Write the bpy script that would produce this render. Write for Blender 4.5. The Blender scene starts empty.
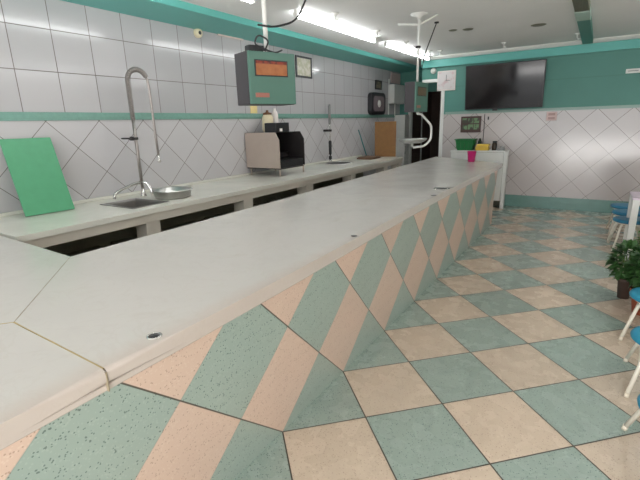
import bpy, bmesh, math, random
from mathutils import Vector, Matrix
random.seed(7)
PI = math.pi
scn = bpy.context.scene
COL = scn.collection

# ------------------------------------------------------------------ camera
cam_data = bpy.data.cameras.new('camera')
cam = bpy.data.objects.new('camera', cam_data)
COL.objects.link(cam)
R_ = Vector((0.84, -0.0, 0.0))
yaw, pit, roll = math.radians(-32.84437), math.radians(-15.33418), math.radians(-1.63705)
fwd = Vector((math.sin(yaw) * math.cos(pit), math.cos(yaw) * math.cos(pit), math.sin(pit)))
rgt = Vector((math.cos(yaw), -math.sin(yaw), 0.0))
upv = rgt.cross(fwd)
r2 = math.cos(roll) * rgt + math.sin(roll) * upv
u2 = -math.sin(roll) * rgt + math.cos(roll) * upv
m3 = Matrix((r2, u2, -fwd)).transposed()
cam.matrix_world = Matrix.Translation((1.3096, -1.5798, 1.6837)) @ m3.to_4x4()
cam_data.sensor_width = 36.0
cam_data.lens = 423.602 * 36.0 / 640.0
cam_data.clip_start = 0.02
scn.camera = cam

# ------------------------------------------------------------------ world, lights, exposure
scn.view_settings.view_transform = 'Standard'
scn.view_settings.look = 'None'
scn.view_settings.gamma = 1.0
scn.view_settings.use_curve_mapping = False
scn.view_settings.exposure = 0.80
world = bpy.data.worlds.new('world')
scn.world = world
world.use_nodes = True
wn = world.node_tree
bgn = wn.nodes['Background']
bgn.inputs['Color'].default_value = (0.85, 0.93, 1.0, 1)
bgn.inputs['Strength'].default_value = 1.6

def area_light(name, loc, target, sx, sy, power, color):
    l = bpy.data.lights.new(name, 'AREA')
    l.shape = 'RECTANGLE'; l.size = sx; l.size_y = sy
    l.energy = power; l.color = color
    o = bpy.data.objects.new(name, l)
    COL.objects.link(o)
    o.location = loc
    d = Vector(target) - Vector(loc)
    o.rotation_euler = d.to_track_quat('-Z', 'Y').to_euler()
    return o
# daylight through the open shop front behind the camera
area_light('daylight', (0.6, -4.3, 1.9), (0.2, 3.0, 0.9), 5.0, 2.3, 22, (1.0, 0.99, 0.98))
# added fill, aimed up from the shop front to brighten the ceiling
area_light('ceiling_fill', (0.6, -4.4, 0.3), (0.0, 2.5, 2.9), 5.0, 1.0, 112, (1.0, 0.985, 0.97))

TUBE_STRENGTH = 13.5

# ------------------------------------------------------------------ node helpers
class S:
    """a shader socket with arithmetic"""
    nt = None
    def __init__(self, sock): self.s = sock
    def _m(op, *a):
        n = S.nt.nodes.new('ShaderNodeMath'); n.operation = op
        for i, v in enumerate(a):
            if isinstance(v, S): S.nt.links.new(v.s, n.inputs[i])
            else: n.inputs[i].default_value = v
        return S(n.outputs[0])
    def __add__(a, b): return S._m('ADD', a, b)
    __radd__ = __add__
    def __sub__(a, b): return S._m('SUBTRACT', a, b)
    def __rsub__(a, b): return S._m('SUBTRACT', b, a)
    def __mul__(a, b): return S._m('MULTIPLY', a, b)
    __rmul__ = __mul__
    def __truediv__(a, b): return S._m('DIVIDE', a, b)
    def floor(a): return S._m('FLOOR', a)
    def fract(a): return S._m('FRACT', a)
    def lt(a, b): return S._m('LESS_THAN', a, b)
    def gt(a, b): return S._m('GREATER_THAN', a, b)
    def mn(a, b): return S._m('MINIMUM', a, b)
    def mx(a, b): return S._m('MAXIMUM', a, b)

def mix(f, a, b):
    n = S.nt.nodes.new('ShaderNodeMix'); n.data_type = 'RGBA'
    fi, ai, bi = n.inputs[0], n.inputs[6], n.inputs[7]
    for sock, v in ((fi, f), (ai, a), (bi, b)):
        if isinstance(v, S): S.nt.links.new(v.s, sock)
        elif sock is fi: sock.default_value = v
        else: sock.default_value = (*v, 1)
    return S(n.outputs[2])

def smooth(x, lo, hi, a=0.0, b=1.0):
    n = S.nt.nodes.new('ShaderNodeMapRange'); n.interpolation_type = 'SMOOTHSTEP'
    S.nt.links.new(x.s, n.inputs[0])
    n.inputs[1].default_value = lo; n.inputs[2].default_value = hi
    n.inputs[3].default_value = a; n.inputs[4].default_value = b
    return S(n.outputs[0])

def coords():
    tc = S.nt.nodes.new('ShaderNodeTexCoord')
    sp = S.nt.nodes.new('ShaderNodeSeparateXYZ')
    S.nt.links.new(tc.outputs['Object'], sp.inputs[0])
    return S(tc.outputs['Object']), S(sp.outputs[0]), S(sp.outputs[1]), S(sp.outputs[2])

def noise(vec, scale, detail=2.0, rough=0.5, dist=0.0):
    n = S.nt.nodes.new('ShaderNodeTexNoise')
    if vec is not None: S.nt.links.new(vec.s, n.inputs['Vector'])
    n.inputs['Scale'].default_value = scale; n.inputs['Detail'].default_value = detail
    n.inputs['Roughness'].default_value = rough; n.inputs['Distortion'].default_value = dist
    return S(n.outputs[0])

def voro(vec, scale):
    n = S.nt.nodes.new('ShaderNodeTexVoronoi')
    S.nt.links.new(vec.s, n.inputs['Vector']); n.inputs['Scale'].default_value = scale
    sp = S.nt.nodes.new('ShaderNodeSeparateColor')
    S.nt.links.new(n.outputs['Color'], sp.inputs[0])
    return S(n.outputs['Distance']), S(sp.outputs[0]), S(sp.outputs[1])

def white(a, b):
    c = S.nt.nodes.new('ShaderNodeCombineXYZ')
    S.nt.links.new(a.s, c.inputs[0]); S.nt.links.new(b.s, c.inputs[1])
    n = S.nt.nodes.new('ShaderNodeTexWhiteNoise'); n.noise_dimensions = '3D'
    S.nt.links.new(c.outputs[0], n.inputs['Vector'])
    return S(n.outputs['Value'])

def new_mat(name, rough=0.5, metal=0.0, spec=0.5):
    m = bpy.data.materials.new(name); m.use_nodes = True
    S.nt = m.node_tree
    b = m.node_tree.nodes['Principled BSDF']
    b.inputs['Roughness'].default_value = rough
    b.inputs['Metallic'].default_value = metal
    b.inputs['Specular IOR Level'].default_value = spec
    return m, b

def setc(b, v, name='Base Color'):
    if isinstance(v, S): S.nt.links.new(v.s, b.inputs[name])
    elif name == 'Base Color': b.inputs[name].default_value = (*v, 1)
    else: b.inputs[name].default_value = v

def bump(b, h, strength=0.3, dist=0.002):
    n = S.nt.nodes.new('ShaderNodeBump')
    n.inputs['Strength'].default_value = strength; n.inputs['Distance'].default_value = dist
    S.nt.links.new(h.s, n.inputs['Height']); S.nt.links.new(n.outputs[0], b.inputs['Normal'])

def lin(r, g, b):
    f = lambda c: (c / 255 / 12.92) if c / 255 <= 0.04045 else ((c / 255 + 0.055) / 1.055) ** 2.4
    return (f(r), f(g), f(b))

def plain(name, rgb, rough=0.5, metal=0.0, var=0.06, scale=9.0, spec=0.5):
    m, b = new_mat(name, rough, metal, spec)
    v, x, y, z = coords()
    n = noise(v, scale, 3.0)
    hi = tuple(min(1, c * (1 + var)) for c in rgb); lo = tuple(c * (1 - var) for c in rgb)
    setc(b, mix(n, lo, hi))
    return m

# ------------------------------------------------------------------ materials
D = 0.70                                     # diagonal of a floor tile
G_FLECK = lin(150, 172, 158); P_FLECK = lin(222, 200, 180)

def terrazzo(a, b, vec, side, grout_a, grout_b, wid, pink0):
    ia, ib, fa, fb = a.floor(), b.floor(), a.fract(), b.fract()
    par = ((ia + ib) * 0.5).fract().gt(0.25)
    rnd = white(ia + 31.7, ib + 11.3)
    d1, c1, c1b = voro(vec, 132.0)
    d2, c2, c2b = voro(vec, 62.0)
    fl_dark = c1.lt(0.17) * d1.lt(0.40)
    fl_lite = c1.gt(0.80) * d1.lt(0.5)
    fl_big = c2.lt(0.05) * d2.lt(0.24)
    cl = noise(vec, 3.0, 2.0)
    green = mix(cl, lin(156, 174, 165), lin(163, 180, 172))
    green = mix(fl_lite * 0.28, green, lin(190, 202, 192))
    green = mix((fl_dark * 0.8).mx(fl_big * 0.85), green, lin(86, 106, 100))
    pink = mix(cl, pink0, tuple(min(1, c * 1.06) for c in pink0))
    pink = mix(fl_lite * 0.3, pink, lin(234, 216, 200))
    pink = mix((fl_dark * 0.62).mx(fl_big * 0.6), pink, lin(168, 132, 112))
    col = mix(par, pink, green)
    col = mix(rnd * 0.22, col, lin(150, 150, 140))
    ga = fa.mn(1.0 - fa) * side
    gb = fb.mn(1.0 - fb) * side
    ma = smooth(ga, wid * 0.6, wid * 1.3, grout_a, 0.0)
    mb = smooth(gb, wid * 0.6, wid * 1.3, grout_b, 0.0)
    g = ma.mx(mb)
    return mix(g, col, lin(62, 54, 44)), g

def mat_floor():
    m, b = new_mat('terrazzo_floor', 0.28)
    v, x, y, z = coords()
    c, g = terrazzo((x - y) / D, (x + y) / D, v, D / math.sqrt(2), 0.96, 0.96, 0.0042, lin(213, 194, 174))
    setc(b, c)
    r = noise(v, 7.0, 3.0)
    setc(b, smooth(r, 0.3, 0.75, 0.25, 0.30) + g * 0.4, 'Roughness')
    bump(b, 1.0 - g, 0.35, 0.002)
    return m

def mat_face():
    m, b = new_mat('terrazzo_counter_face', 0.32)
    v, x, y, z = coords()
    t = z / (0.968 * D); yy = y / D
    c, g = terrazzo(t - yy, t + yy, v, D / math.sqrt(2), 0.16, 0.88, 0.0034, lin(216, 189, 172))
    setc(b, c)
    bump(b, 1.0 - g, 0.3, 0.002)
    return m

TILE = 0.363
def diag_lines(u, z, u0, z0, w):
    d = TILE * math.sqrt(2)
    a = ((u - u0) - (z - z0)) / d; bb = ((u - u0) + (z - z0)) / d
    fa, fb = a.fract(), bb.fract()
    g = fa.mn(1.0 - fa).mn(fb.mn(1.0 - fb)) * TILE
    return smooth(g, w * 0.6, w * 1.4, 1.0, 0.0), white(a.floor(), bb.floor())

def mat_wall_left():
    m, b = new_mat('glazed_wall_tile_left', 0.12)
    v, x, y, z = coords()
    gd, rd = diag_lines(y, z, 0.49, 1.775, 0.0030)
    fy = ((y - 0.317) / TILE).fract(); fz = ((z - 1.85) / TILE).fract()
    g = fy.mn(1.0 - fy).mn(fz.mn(1.0 - fz)) * TILE
    gs = smooth(g, 0.0020, 0.0050, 1.0, 0.0)
    rs = white(((y - 0.317) / TILE).floor(), ((z - 1.85) / TILE).floor())
    up = z.gt(1.82)
    gm = mix(up, gd, gs)
    rm = mix(up, rd, rs)
    base = mix(rd, lin(196, 193, 195), lin(206, 203, 205))
    base = mix(up, base, mix(rs, lin(182, 180, 182), lin(191, 188, 190)))
    n = noise(v, 3.0, 3.0)
    base = mix(n * 0.2, base, lin(180, 177, 177))
    setc(b, mix(gm, base, lin(112, 102, 98)))
    setc(b, smooth(gm, 0.2, 0.8, 0.13, 0.6), 'Roughness')
    bump(b, 1.0 - gm, 0.25, 0.0015)
    return m

def mat_wall_back():
    m, b = new_mat('tile_and_green_paint_back', 0.2)
    v, x, y, z = coords()
    gd, rd = diag_lines(x, z, 1.005, 1.557, 0.0034)
    base = mix(rd, lin(192, 184, 182), lin(203, 195, 193))
    til = mix(gd, base, lin(122, 108, 102))
    n = noise(v, 2.5, 3.0)
    paint = mix(n, lin(80, 136, 126), lin(88, 146, 135))
    paint = mix(smooth((z - 2.33) * (z - 2.33), 0.0, 0.0001, 0.25, 0.0), paint, lin(60, 104, 94))
    up = z.gt(1.80)
    setc(b, mix(up, til, paint))
    setc(b, smooth(z, 1.79, 1.81, 0.14, 0.5), 'Roughness')
    return m

def mat_marble(name, light=1.0, worn=True):
    m, b = new_mat(name, 0.22)
    v, x, y, z = coords()
    n1 = noise(v, 1.6, 6.0, 0.6, 1.2)
    n2 = noise(v, 5.5, 5.0, 0.6, 0.8)
    n3 = noise(v, 26.0, 4.0, 0.6)
    c = mix(n1, lin(203, 199, 194), lin(210, 206, 201))
    blot = smooth(n1, 0.56, 0.74, 0.0, 0.42)
    c = mix(blot, c, lin(190, 182, 172))
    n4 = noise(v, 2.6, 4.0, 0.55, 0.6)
    c = mix(smooth(n4, 0.60, 0.80, 0.0, 0.35), c, lin(186, 178, 166))
    c = mix(smooth(n3, 0.66, 0.82, 0.0, 0.16), c, lin(176, 168, 156))
    n5 = noise(v, 3.4, 5.0, 0.6, 1.5)
    c = mix(smooth((n5 - 0.5) * (n5 - 0.5), 0.0, 0.0004, 0.10, 0.0), c, lin(186, 176, 164))
    if worn:                                  # rubbed, stained front edge, with pinkish reflected light painted in
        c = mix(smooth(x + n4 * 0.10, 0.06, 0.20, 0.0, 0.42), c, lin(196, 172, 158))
    else:
        c = mix(0.6, c, lin(232, 231, 218))
    setc(b, c)
    setc(b, smooth(n1, 0.3, 0.7, 0.20, 0.27), 'Roughness')
    return m

M = {}
M['floor'] = mat_floor()
M['face'] = mat_face()
M['wall_left'] = mat_wall_left()
M['wall_back'] = mat_wall_back()
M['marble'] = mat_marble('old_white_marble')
M['marble_back'] = mat_marble('cream_marble', worn=False)
M['ceiling'] = plain('ceiling_paint', lin(236, 236, 234), 0.7, var=0.05, scale=1.5)
M['wall_plain'] = plain('cream_wall_paint', lin(214, 206, 196), 0.7, var=0.04, scale=2.0)
M['green_paint'] = plain('sea_green_paint', lin(104, 186, 177), 0.45, var=0.06, scale=2.2)
M['dark_green_paint'] = plain('deep_green_paint', lin(82, 138, 126), 0.5, var=0.06, scale=2.2)
M['listel'] = plain('green_border_tile', lin(124, 164, 152), 0.2, var=0.12, scale=30)
M['skirting'] = plain('green_skirting_tile', lin(112, 148, 140), 0.25, var=0.15, scale=8)
M['white_paint'] = plain('white_gloss_paint', lin(226, 226, 222), 0.35, var=0.03)
M['offwhite'] = plain('off_white_plaster', lin(212, 204, 192), 0.5, var=0.05)
M['concrete'] = plain('worn_concrete', lin(150, 146, 132), 0.8, var=0.2, scale=6)
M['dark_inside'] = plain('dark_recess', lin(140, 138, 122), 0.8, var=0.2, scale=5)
M['seam'] = plain('yellowed_seam_filler', lin(180, 160, 112), 0.6, var=0.3, scale=40)
M['seam_grey'] = plain('grey_seam_filler', lin(150, 138, 116), 0.6, var=0.3, scale=40)
M['steel'] = plain('brushed_steel', (0.62, 0.61, 0.59), 0.28, 1.0, var=0.12, scale=20)
M['chrome'] = plain('chrome', (0.72, 0.70, 0.68), 0.14, 1.0, var=0.05)
M['spring'] = plain('spring_steel', (0.40, 0.36, 0.34), 0.42, 1.0, var=0.2, scale=60)
M['black'] = plain('black_plastic', (0.018, 0.018, 0.02), 0.35, var=0.2)
M['rubber'] = plain('black_rubber', (0.02, 0.02, 0.022), 0.6, var=0.2)
M['board'] = plain('green_cutting_board', lin(84, 160, 118), 0.42, var=0.10, scale=12)
M['scale_green'] = plain('scale_green_enamel', lin(78, 116, 104), 0.35, var=0.05)
M['scale_side'] = plain('scale_dark_grey', lin(60, 56, 60), 0.45, var=0.08)
M['red_ink'] = plain('red_badge', lin(160, 104, 92), 0.4)
M['beige_metal'] = plain('beige_sheet_metal', lin(190, 174, 162), 0.34, 0.35, var=0.06)
M['dark_metal'] = plain('blackened_metal', lin(58, 54, 54), 0.45, 0.4, var=0.2)
M['wood'] = plain('brown_board_wood', lin(138, 98, 54), 0.5, var=0.2, scale=14)
M['dark_wood'] = plain('dark_wood', lin(112, 84, 66), 0.5, var=0.2, scale=14)
M['stool_blue'] = plain('blue_vinyl', lin(40, 140, 172), 0.4, var=0.06)
M['stool_dark'] = plain('deep_blue_vinyl', lin(36, 116, 150), 0.4, var=0.06)
M['stool_white'] = plain('white_tube_paint', lin(232, 224, 210), 0.35, var=0.04)
M['foot'] = plain('white_rubber_foot', lin(226, 214, 196), 0.6)
M['leaf'] = plain('leaf_green', lin(56, 94, 46), 0.42, var=0.45, scale=18)
M['leaf_lite'] = plain('leaf_light_green', lin(104, 134, 70), 0.42, var=0.35, scale=18)
M['petal'] = plain('white_petal', lin(228, 224, 206), 0.6)
M['terracotta'] = plain('terracotta', lin(168, 84, 56), 0.7, var=0.15)
M['pot_dark'] = plain('brown_pot', lin(78, 60, 52), 0.6, var=0.15)
M['soil'] = plain('soil', lin(58, 44, 34), 0.9, var=0.3, scale=40)
M['cup'] = plain('magenta_plastic', lin(190, 22, 106), 0.3, var=0.05)
M['basket'] = plain('green_plastic', lin(24, 116, 58), 0.4, var=0.08)
M['yellow'] = plain('yellow_plastic', lin(226, 190, 70), 0.4, var=0.05)
M['cream'] = plain('cream_ceramic', lin(226, 212, 180), 0.3, var=0.1, scale=30)
M['brown'] = plain('brown_plastic', lin(112, 74, 48), 0.5, var=0.1)
M['paper'] = plain('paper', lin(226, 216, 212), 0.7, var=0.03)
M['pink_paper'] = plain('pinkish_paper', lin(222, 196, 192), 0.7, var=0.05)
M['teal'] = plain('teal_handle', lin(40, 120, 122), 0.4)
M['lilac'] = plain('lilac_white_laminate', lin(220, 204, 218), 0.4)
M['grey_plastic'] = plain('grey_plastic', lin(140, 140, 138), 0.5)
M['olive'] = plain('olive_grey_grille', lin(120, 122, 102), 0.5, var=0.15, scale=30)
M['sensor'] = plain('ivory_plastic', lin(226, 214, 182), 0.4)
M['asphalt'] = plain('street_paving', lin(170, 160, 150), 0.9)

def mat_screen():
    m, b = new_mat('tv_screen_glass', 0.10)
    v, x, y, z = coords()
    setc(b, (0.012, 0.010, 0.012)); return m
M['screen'] = mat_screen()

def mat_tube():
    m, b = new_mat('lit_tube', 0.4)
    v, x, y, z = coords()
    setc(b, (0.9, 0.9, 0.88))
    b.inputs['Emission Color'].default_value = (0.97, 0.99, 1.0, 1)
    b.inputs['Emission Strength'].default_value = TUBE_STRENGTH
    return m
M['tube'] = mat_tube()

def mat_display():
    """lit amber display window with dark red figures' row"""
    m, b = new_mat('amber_display', 0.25)
    v, x, y, z = coords()
    n = noise(v, 22.0, 3.0)
    row = smooth(z, 0.265, 0.275, 0.0, 1.0)
    c = mix(n, lin(128, 70, 40), lin(176, 112, 66))
    c2 = mix(smooth(n, 0.42, 0.6), lin(128, 46, 30), lin(74, 26, 22))
    c = mix(row, c, c2)
    setc(b, c)
    S.nt.links.new(c.s, b.inputs['Emission Color'])
    b.inputs['Emission Strength'].default_value = 0.04
    return m
M['display'] = mat_display()
M['display_off'] = plain('brown_display', lin(106, 82, 58), 0.3, var=0.2, scale=20)

def mat_poster(name, a, bcol, scale, thr=0.5):
    m, b = new_mat(name, 0.4)
    v, x, y, z = coords()
    n = noise(v, scale, 2.0)
    setc(b, mix(smooth(n, thr - 0.05, thr + 0.05), a, bcol)); return m
M['certificate'] = mat_poster('certificate_print', lin(206, 200, 186), lin(186, 182, 156), 16)
M['menu'] = mat_poster('menu_photos', lin(66, 66, 54), lin(106, 138, 98), 9)
M['clock_face'] = mat_poster('printed_clock_face', lin(214, 208, 208), lin(206, 182, 184), 7, 0.58)
M['fan_face'] = plain('mauve_grey_mesh', lin(126, 112, 116), 0.5, var=0.1)
M['photo_print'] = mat_poster('small_print', lin(128, 122, 104), lin(96, 92, 80), 30)

# ------------------------------------------------------------------ mesh helpers
class B:
    """collects shapes into one mesh"""
    def __init__(self): self.bm = bmesh.new()
    def box(self, lo, hi, mat=None, bev=0.0, seg=2):
        lo, hi = Vector(lo), Vector(hi)
        c = (lo + hi) / 2; s = hi - lo
        t = bmesh.new()
        bmesh.ops.create_cube(t, size=1.0)
        for v in t.verts: v.co = Vector((v.co.x * s.x, v.co.y * s.y, v.co.z * s.z))
        if bev > 0: bmesh.ops.bevel(t, geom=t.edges[:], offset=min(bev, 0.45 * min(s)), segments=seg, affect='EDGES', profile=0.7)
        mt = Matrix.Translation(c)
        if mat is not None: mt = mat @ mt
        self._merge(t, mt); return self
    def _merge(self, t, mt=None):
        vm = {}
        for v in t.verts: vm[v] = self.bm.verts.new(mt @ v.co if mt else v.co)
        for f in t.faces:
            try:
                nf = self.bm.faces.new([vm[v] for v in f.verts]); nf.smooth = f.smooth
            except ValueError: pass
        t.free()
    def tube(self, pts, r, n=10, caps=True, smooth_=True):
        pts = [Vector(p) for p in pts]
        rs = r if isinstance(r, (list, tuple)) else [r] * len(pts)
        rings = []; ref = None
        for i, p in enumerate(pts):
            if i == 0: t = pts[1] - p
            elif i == len(pts) - 1: t = p - pts[i - 1]
            else: t = (pts[i + 1] - p).normalized() + (p - pts[i - 1]).normalized()
            t.normalize()
            if ref is None: ref = t.orthogonal().normalized()
            else: ref = (ref - t * ref.dot(t)).normalized()
            q = t.cross(ref)
            rings.append([self.bm.verts.new(p + (ref * math.cos(2 * PI * k / n) + q * math.sin(2 * PI * k / n)) * rs[i]) for k in range(n)])
        for a, b in zip(rings, rings[1:]):
            for k in range(n):
                f = self.bm.faces.new((a[k], a[(k + 1) % n], b[(k + 1) % n], b[k])); f.smooth = smooth_
        if caps:
            self.bm.faces.new(rings[0][::-1]); self.bm.faces.new(rings[-1])
        return self
    def lathe(self, prof, c=(0, 0, 0), n=24, mat=None):
        c = Vector(c); rings = []
        mt = mat or Matrix.Identity(4)
        for r, z in prof:
            if r < 1e-6: rings.append([self.bm.verts.new(mt @ (c + Vector((0, 0, z))))])
            else: rings.append([self.bm.verts.new(mt @ (c + Vector((r * math.cos(2 * PI * k / n), r * math.sin(2 * PI * k / n), z)))) for k in range(n)])
        for a, b in zip(rings, rings[1:]):
            for k in range(n):
                k2 = (k + 1) % n
                if len(a) == 1 and len(b) == 1: continue
                if len(a) == 1: f = self.bm.faces.new((a[0], b[k2], b[k]))
                elif len(b) == 1: f = self.bm.faces.new((a[k], a[k2], b[0]))
                else: f = self.bm.faces.new((a[k], a[k2], b[k2], b[k]))
                f.smooth = True
        return self
    def prism(self, poly, axis, a, b, mat=None):
        """extrude a 2-D polygon along an axis between a and b"""
        def p3(u, v, w):
            q = {'x': (w, u, v), 'y': (u, w, v), 'z': (u, v, w)}[axis]
            return (mat @ Vector(q)) if mat is not None else Vector(q)
        A = [self.bm.verts.new(p3(u, v, a)) for u, v in poly]
        Z = [self.bm.verts.new(p3(u, v, b)) for u, v in poly]
        n = len(poly)
        self.bm.faces.new(A[::-1]); self.bm.faces.new(Z)
        for k in range(n): self.bm.faces.new((A[k], A[(k + 1) % n], Z[(k + 1) % n], Z[k]))
        return self
    def quad(self, *pts):
        self.bm.faces.new([self.bm.verts.new(Vector(p)) for p in pts]); return self
    def loft(self, rows, close=False):
        vs = [[self.bm.verts.new(Vector(p)) for p in r] for r in rows]
        for a, b in zip(vs, vs[1:]):
            for k in range(len(a) - (0 if close else 1)):
                k2 = (k + 1) % len(a)
                f = self.bm.faces.new((a[k], a[k2], b[k2], b[k]))
        return vs
    def bevel(self, off, seg=2, angle=0.5):
        bmesh.ops.remove_doubles(self.bm, verts=self.bm.verts[:], dist=1e-5)
        ed = [e for e in self.bm.edges if len(e.link_faces) == 2 and e.calc_face_angle(0) > angle]
        bmesh.ops.bevel(self.bm, geom=ed, offset=off, segments=seg, affect='EDGES', profile=0.6)
        return self

def link_mesh(name, b, mat, parent=None, loc=None, rotz=0.0):
    bm = b.bm
    bmesh.ops.recalc_face_normals(bm, faces=bm.faces[:])
    me = bpy.data.meshes.new(name)
    bm.to_mesh(me); bm.free()
    me.materials.append(mat)
    o = bpy.data.objects.new(name, me)
    COL.objects.link(o)
    if parent is not None: o.parent = parent
    if loc is not None: o.location = loc
    o.rotation_euler = (0, 0, rotz)
    return o

def part(name, b, mat, parent, world=False, label=None, loc=None):
    """a part; coordinates local to its parent chain unless world"""
    if world:
        r = parent
        off = Vector((0, 0, 0)); 
        while r is not None:
            off += r.location; r = r.parent
        for v in b.bm.verts: v.co -= off
    o = link_mesh(name, b, mat, parent, loc)
    if label: o['label'] = label
    return o

def tag(o, label, cat, group=None, kind=None):
    o['label'] = label; o['category'] = cat
    if group: o['group'] = group
    if kind: o['kind'] = kind
    return o

def thing(name, label, cat, loc=(0, 0, 0), rotz=0.0, group=None):
    o = bpy.data.objects.new(name, None)
    o.empty_display_size = 0.1
    COL.objects.link(o)
    o.location = loc; o.rotation_euler = (0, 0, rotz)
    return tag(o, label, cat, group)

def solo(name, b, mat, label, cat, loc=None, group=None, rotz=0.0):
    """a thing that is one mesh; b is local to loc"""
    return tag(link_mesh(name, b, mat, None, loc, rotz), label, cat, group)

def struct(name, b, mat, parent=None):
    o = link_mesh(name, b, mat, parent)
    if parent is None: o['kind'] = 'structure'
    return o

def dup(root, loc, rotz, label, group=None):
    r = root.copy(); COL.objects.link(r)
    r.location = loc; r.rotation_euler = (0, 0, rotz); r['label'] = label
    if group: r['group'] = group
    for ch in list(root.children):
        c = ch.copy(); COL.objects.link(c); c.parent = r
        for g in list(ch.children):
            d = g.copy(); COL.objects.link(d); d.parent = c
    return r

def arc(c, r, a0, a1, n, u=Vector((1, 0, 0)), v=Vector((0, 0, 1))):
    c = Vector(c)
    return [c + u * (r * math.cos(a0 + (a1 - a0) * k / n)) + v * (r * math.sin(a0 + (a1 - a0) * k / n)) for k in range(n + 1)]

def roundpath(pts, r, n=6):
    """polyline with rounded corners"""
    pts = [Vector(p) for p in pts]; out = [pts[0]]
    for a, p, c in zip(pts, pts[1:], pts[2:]):
        d1 = (a - p); d2 = (c - p)
        rr = min(r, d1.length * 0.45, d2.length * 0.45)
        s = p + d1.normalized() * rr; e = p + d2.normalized() * rr
        for k in range(n + 1):
            t = k / n
            out.append(s * (1 - t) ** 2 + p * 2 * t * (1 - t) + e * t * t)
    out.append(pts[-1]); return out

# ------------------------------------------------------------------ the setting
XL, XR, YB, YF, YR, H = -3.0, 3.3, 7.47, -4.0, 9.0, 2.92
XN = -1.46                                    # where the back wall stops at the kitchen doorway
struct('floor', B().box((XL - 0.1, YF - 0.05, -0.1), (XR + 0.1, YR + 2.3, 0)), M['floor'])
struct('ceiling', B().box((XL - 0.1, YF - 0.1, H), (XR + 0.1, YR + 0.1, H + 0.1)), M['ceiling'])
struct('wall_left', B().box((XL - 0.1, YF - 0.1, 0), (XL, YR + 0.1, H)), M['wall_left'])
struct('wall_right', B().box((XR, YF - 0.1, 0), (XR + 0.1, YB + 0.1, H)), M['wall_plain'])
struct('wall_back', B().box((XN, YB, 0), (XR, YB + 0.12, H)).box((-1.9, YB, 2.50), (XN, YB + 0.12, H)), M['wall_back'])
wf = B()                                      # shop front: piers and lintel round a wide opening
wf.box((XL, YF - 0.1, 0), (-2.3, YF, H)).box((3.0, YF - 0.1, 0), (XR, YF, H)).box((-2.3, YF - 0.1, 2.7), (3.0, YF, H))
struct('wall_front', wf, M['wall_plain'])
wk = B()                                      # end wall of the kitchen passage, with its doorway
wk.box((XL, YR, 0), (-2.72, YR + 0.1, H)).box((-2.72, YR, 2.36), (XN + 0.6, YR + 0.1, H))
wk.box((XN + 0.1, YB + 0.12, 0), (XN + 0.2, YR, H))
struct('wall_passage', wk, M['dark_green_paint'])
dr = B()
dr.box((-3.0, YR + 2.2, 0), (-0.8, YR + 2.3, 2.7)).box((-3.0, YR + 0.1, 0), (-2.9, YR + 2.2, 2.7)).box((-0.9, YR + 0.1, 0), (-0.8, YR + 2.2, 2.7)).box((-3.0, YR + 0.1, 2.6), (-0.8, YR + 2.3, 2.7))
struct('wall_storeroom', dr, plain('storeroom_wall', lin(84, 66, 58), 0.8, var=0.3, scale=3))

# green soffit along the left wall, cornice and band along the back
so = B().prism([(XL, 2.842), (-2.44, 2.862), (-2.40, H), (XL, H)], 'y', YF, YR)
struct('trim_1', so, M['green_paint'])
sb = B().box((-1.9, YB - 0.06, 2.72), (XR, YB, H))
struct('trim_2', sb, M['green_paint'])
co = B().prism([(YB - 0.06, H - 0.062), (YB - 0.10, H - 0.055), (YB - 0.13, H - 0.02), (YB - 0.13, H), (YB - 0.06, H)], 'x', -1.9, XR)
struct('trim_3', co, M['white_paint'])
l1 = B().box((XL, YF, 1.782), (XL + 0.014, YR, 1.856), bev=0.005).box((XL + 0.010, YF, 1.803), (XL + 0.018, YR, 1.835), bev=0.003)
struct('trim_4', l1, M['listel'])
struct('trim_5', B().box((XN + 0.08, YB - 0.012, 1.795), (XR, YB, 1.845), bev=0.004), plain('pale_green_border', lin(140, 166, 156), 0.3, var=0.1))
bb = B().box((-0.15, YB - 0.02, 0), (XR, YB, 0.225), bev=0.004).box((-0.15, YB - 0.026, 0.10), (XR, YB - 0.015, 0.135), bev=0.003)
struct('baseboard_back', bb, M['skirting'])
jb = B().box((XN - 0.02, YB - 0.02, 0), (XN + 0.05, YB + 0.14, 2.50)).box((-1.88, YB - 0.02, 2.44), (XN - 0.02, YB + 0.14, 2.50))
struct('trim_6', jb, M['white_paint'])
hd = B().box((-2.76, YR - 0.03, 0), (-2.69, YR + 0.1, 2.38))
struct('trim_7', hd, M['white_paint'])
struct('ground', B().box((-8, -16, -0.12), (9, YF - 0.05, -0.02)), M['asphalt'])

# ------------------------------------------------------------------ main counter
def lerp_knots(kn, y):
    for (y0, x0), (y1, x1) in zip(kn, kn[1:]):
        if y <= y1: return x0 + (x1 - x0) * max(0, (y - y0)) / (y1 - y0)
    return kn[-1][1]
FX = [(-2.0, 0.125), (-0.6, 0.118), (0.0, 0.108), (0.8, 0.085), (1.5, 0.062), (2.6, 0.042), (4.0, 0.040), (6.0, 0.050)]
ZU, ZT = 0.905, 0.98
YE = 5.62                                     # far end of the tiled front
YN = -2.0
ys = [YN + (YE - YN) * k / 24 for k in range(25)]
body = B()
rows = []
for y in ys:
    xf = lerp_knots(FX, y)
    xb = -1.06
    rows.append([(0, y, 0), (xf - 0.004, y, ZU), (xb, y, ZU), (xb, y, 0)])
vs = body.loft(rows, close=True)
body.bm.faces.new(vs[0]); body.bm.faces.new(vs[-1][::-1])
# slanted far end, running back to the rear corner
body.prism([(-0.0, YE), (0.016, YE), (-1.06, YE + 1.05), (-1.06, YE)], 'z', 0, ZU)
cb = tag(link_mesh('bar_counter', body, M['face']), 'long sloping bar counter front faced in green and pink diamond terrazzo tiles', 'counter')
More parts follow.
